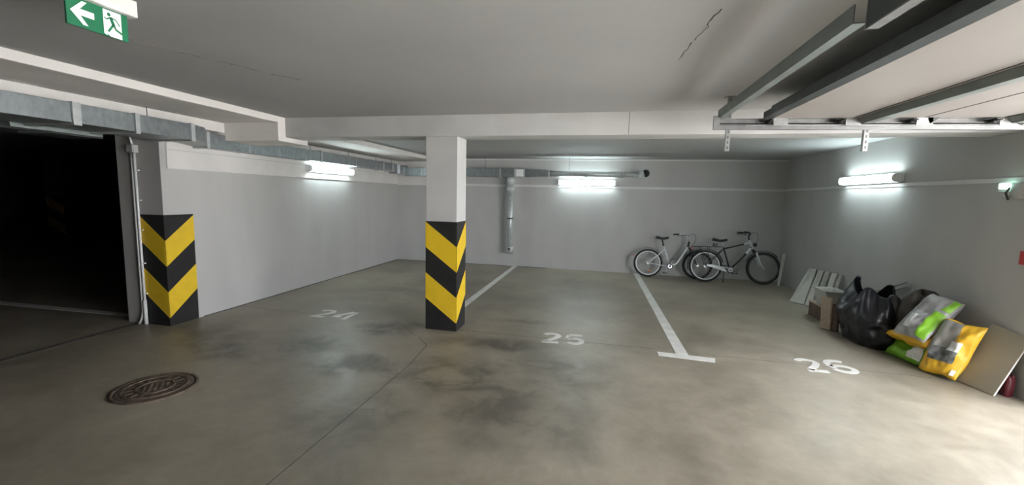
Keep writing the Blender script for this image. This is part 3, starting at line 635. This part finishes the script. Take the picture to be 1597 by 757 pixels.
# planks standing in a row, leaning back on the wall: each base at (x,y) and top at (x2,y2,z)
pk = [((3.09, 7.78), (3.23, 7.60), (3.56, 8.05, .53), (3.555, 8.30, .50), 'wood', 'widest pale board at the far end of the leaning row'),
      ((3.235, 7.57), (3.27, 7.46), (3.565, 7.83, .545), (3.565, 7.98, .53), 'wood', 'pale narrow board second from the far end of the row'),
      ((3.275, 7.42), (3.30, 7.34), (3.57, 7.64, .55), (3.57, 7.76, .54), 'wood2', 'greyish narrow board in the middle of the leaning row'),
      ((3.305, 7.29), (3.33, 7.19), (3.57, 7.42, .565), (3.57, 7.55, .555), 'wood', 'pale narrow board above the grey white bucket'),
      ((3.335, 7.15), (3.355, 7.09), (3.575, 7.28, .57), (3.575, 7.36, .565), 'wood2', 'thin greyish board nearest the black bag')]
for a, b_, c_, d_, m_, lb in pk:
    slab('plank', (*a, 0), (*b_, 0), c_, d_, .016, m_, lb, 'board', 'boards leaning on the right wall')
# bucket-like grey white container
t = thing('paper_bucket', (3.16, 6.72, .0), 'grey white tapered bucket standing on a box beside the black bag', 'bucket')
def rectcup(x, y, z0, z1, a0, b0, a1, b1):
    V = []
    for (z, a, b) in ((z0, a0, b0), (z1, a1, b1), (z1, a1-.012, b1-.012), (z0+.02, a0-.012, b0-.012)):
        V += [(x-a, y-b, z), (x+a, y-b, z), (x+a, y+b, z), (x-a, y+b, z)]
    F_ = [(3, 2, 1, 0), (12, 13, 14, 15)]
    for k in range(3): F_ += [(k*4+i, k*4+(i+1) % 4, (k+1)*4+(i+1) % 4, (k+1)*4+i) for i in range(4)]
    return V, F_
obj('bucket', *rectcup(3.16, 6.70, .215, .44, .10, .13, .13, .18), 'card', t, bevel=.006)
obj('rim', *join(*[boxg(*q) for q in ((3.02, 3.30, 6.51, 6.525, .425, .445), (3.02, 3.30, 6.875, 6.89, .425, .445), (3.02, 3.035, 6.51, 6.89, .425, .445), (3.285, 3.30, 6.51, 6.89, .425, .445))]), 'card', t)
t = thing('wooden_box', (3.16, 6.72, 0), 'low brown box under the grey white bucket', 'box')
box('body', 3.04, 3.52, 6.56, 7.0, 0, .205, 'darkwood', t, bevel=.004); box('lid', 3.03, 3.53, 6.55, 7.01, .195, .2145, 'brown', t, bevel=.003)
slab('timber_post', (2.89, 6.25, 0), (2.955, 6.15, 0), (3.0, 6.27, .40), (2.93, 6.385, .40), .03, 'brown', 'short brown timber offcut standing left of the black bag', 'timber')
slab('timber_post', (2.965, 6.19, 0), (3.02, 6.10, 0), (3.05, 6.22, .33), (2.99, 6.32, .33), .03, 'darkwood', 'darker timber offcut tucked between pale offcut and black bag', 'timber')
# poles behind the bag
for (p, q, lb) in (((3.44, 6.97, .232), (3.53, 5.83, .745), 'upper pale pole sloping behind the black bag'), ((3.47, 6.93, .230), (3.555, 5.83, .69), 'lower pale pole sloping behind the black bag')):
    o = obj('pole', *tubeg([p, q], .012, 8), 'wood', None, True); tag(o, lb, 'pole', 'poles behind the black bag')

def blob(name, c, rx, ry, h, seed, m, parent, sq=2.6, folds=9, fold_amp=.05, lump=.10, top=None, mouth=False):
    """crumpled sack: angle u, height v; optional open ragged mouth"""
    off = Vector((seed*7.3, seed*3.1, 0))
    nu, nv = 120, 56
    def fnn(u, v):
        a = 2*math.pi*u; ca, sa = math.cos(a), math.sin(a)
        if mouth: prof = (.80+.22*math.sin(min(1, v/.45)*math.pi/2))*(1-.42*max(0, (v-.55)/.45)**1.6)
        else: prof = (max(0, 1-abs(2*v-.85)**sq/ (1.15**sq)))**(1/sq) if v > .425 else (.78+.22*math.sin(v/.425*math.pi/2))
        k = 1/((abs(ca)**3+abs(sa)**3)**(1/3))
        z = h*v
        q = Vector((ca*1.4, sa*1.4, v*2.2))+off
        n1_ = noise.noise(q*1.1)*lump*1.6+noise.noise(q*2.7)*lump*.7
        cr = (1-abs(noise.noise(Vector((ca*2.2, sa*2.2, v*1.2))+off))*2)*fold_amp*(.4+v)
        r = prof*(1+n1_)+cr*.6+math.sin(folds*a+3*noise.noise(q))*fold_amp*.35*v
        for fq, am in ((5., .5), (11., .28)): r += (abs(noise.noise(Vector((ca*fq*.35+sa*v*2, sa*fq*.35, v*fq*.45))+off*1.7))-.2)*fold_amp*am
        if v >= .999 and not mouth: r *= .15
        zz = z*(1+.12*noise.noise(Vector((ca*.9, sa*.9, 4))+off)*v)
        if top: zz += top(a, v)
        return (c[0]+rx*k*r*ca, c[1]+ry*k*r*sa, c[2]+max(0, zz))
    v, f = gridg(fnn, nu, nv, True); f = list(f)
    f.append(tuple(range(nu-1, -1, -1)))
    if not mouth: f.append(tuple(nv*nu+i for i in range(nu)))
    o = obj(name, v, f, m, parent, True)
    if mouth:
        s_ = o.modifiers.new('solid', 'SOLIDIFY'); s_.thickness = .004
    return o
def peaks(a, v):
    s_ = 0
    for (a0, w_, h_) in ((math.radians(118), .50, .21), (math.radians(-150), .45, .14), (math.radians(-80), .5, .12), (math.radians(20), .5, .14)):
        d_ = (a-a0+math.pi) % (2*math.pi)-math.pi; s_ += h_*math.exp(-(d_/w_)**2)
    return s_*max(0, (v-.68)/.32)**1.4
t = thing('bin_bag', (3.2, 5.85, 0), 'full black plastic bin bag with ragged open top against the right wall', 'bin bag')
blob('bag', (3.215, 5.79, 0), .27, .40, .54, 3, 'bag', t, fold_amp=.13, lump=.10, top=peaks, mouth=True)
blob('contents', (3.215, 5.79, .1), .20, .30, .36, 5, 'bag', t, lump=.08)
t = thing('bin_bag', (3.36, 5.42, 0), 'smaller dark brown sack squeezed behind the black bag', 'bin bag')
blob('bag', (3.395, 5.36, 0), .17, .17, .70, 9, 'bagbrown', t, fold_amp=.05, lump=.08, sq=3.2)

# pillow-shaped sacks: corner frame O + u*U + v*V, thickness N
def pillowfn(O, U, V, th, seed, pinch=.5, crump=.02):
    O, U, V = Vector(O), Vector(U), Vector(V); Nn = U.cross(V).normalized(); off = Vector((seed*5.1, seed*2.3, 0))
    def fnn(u, v, side, ex=0.):
        e = (max(0, 1-abs(2*u-1)**3.2)**.5)*(max(0, 1-abs(2*v-1)**4)**.5)
        n_ = noise.noise(Vector((u*3, v*3, side*.7))+off)*crump*2+noise.noise(Vector((u*8, v*8, side*.7))+off)*crump
        edge = noise.noise(Vector((u*4, v*4, 9))+off)*.03
        p = O+U*(u+edge*(1-e))+V*(v+edge*(1-e))
        return p+Nn*(side*(th/2*e+n_*e+ex*(1 if e > 0 else 0))+noise.noise(Vector((u*2.5, v*2.5, 5))+off)*crump*1.5)
    return fnn
def sack(parent, fnn, m, name='bag', n=26):
    a = gridg(lambda u, v: fnn(u, v, 1), n, n); b_ = gridg(lambda u, v: fnn(u, v, -1), n, n)
    b_ = (b_[0], [tuple(reversed(q)) for q in b_[1]])
    return obj(name, *join(a, b_), m, parent, True)
def patch(parent, fnn, m, u0, u1, v0, v1, name, side=1, ex=.004, n=14):
    return obj(name, *gridg(lambda u, v: fnn(u0+(u1-u0)*u, v0+(v1-v0)*v, side, ex), n, n), m, parent, True)
# green sack lying lowest
t = thing('plastic_sack', (3.28, 5.10, 0), 'crumpled bright green plastic sack lowest in the pile on the floor', 'sack')
fn1 = pillowfn((3.14, 5.38, .015), (.10, -.50, .0), (.27, .05, .22), .20, 2, crump=.025)
s1 = sack(t, fn1, 'gbag'); patch(s1, fn1, 'wprint', .52, .80, .05, .40, 'label_patch')
# open yellow sack under the grey one
t = thing('plastic_sack', (3.30, 5.05, .18), 'torn open yellow sack lying on the green sack under the grey one', 'sack')
fn2 = pillowfn((3.10, 5.34, .235), (.075, -.47, .02), (.34, .02, .12), .15, 6, crump=.03)
s2 = sack(t, fn2, 'ybag'); patch(s2, fn2, 'greypanel', .10, .85, .30, .95, 'grey_panel')
# grey printed sack on top
t = thing('plastic_sack', (3.30, 4.95, .35), 'grey printed sack with green side lying on top of the pile', 'sack')
fn3 = pillowfn((3.07, 5.17, .315), (.085, -.30, -.02), (.34, .06, .41), .15, 11, crump=.018)
s3 = sack(t, fn3, 'greybag'); patch(s3, fn3, 'gbag', .72, .985, .04, .62, 'green_side'); patch(s3, fn3, 'gbag', .78, .985, .68, .96, 'green_side'); patch(s3, fn3, 'wprint', .20, .45, .15, .45, 'white_print')
# big yellow sack
t = thing('plastic_sack', (3.33, 4.70, 0), 'large yellow sack with grey panel and white print leaning beside the beige board', 'sack')
fn4 = pillowfn((3.15, 4.90, .02), (.15, -.27, .0), (.17, -.02, .53), .13, 15, crump=.022)
s4 = sack(t, fn4, 'ybag'); patch(s4, fn4, 'greypanel', .03, .58, .36, .98, 'grey_panel'); patch(s4, fn4, 'darkpanel', .18, .80, .25, .50, 'dark_print', ex=.007); patch(s4, fn4, 'wprint', .50, .80, .47, .64, 'white_print', ex=.009)
patch(s4, fn4, 'wprint', .84, .94, .06, .16, 'small_label', ex=.007)
slab('board', (3.355, 4.70, 0), (3.42, 4.385, 0), (3.585, 4.37, .55), (3.565, 4.70, .575), .016, 'mdf', 'flat beige board leaning on the wall at the right end of the pile', 'board', edge='mdfedge')
t = thing('red_bottle', (3.53, 4.44, 0), 'dark red plastic container half hidden behind the beige board', 'container')
blob('container', (3.53, 4.44, 0), .04, .055, .20, 21, 'red', t, lump=.03, fold_amp=.01, sq=4); tube('cap', [(3.53, 4.44, .19), (3.53, 4.44, .225)], .02, 'plastic', t, 10)
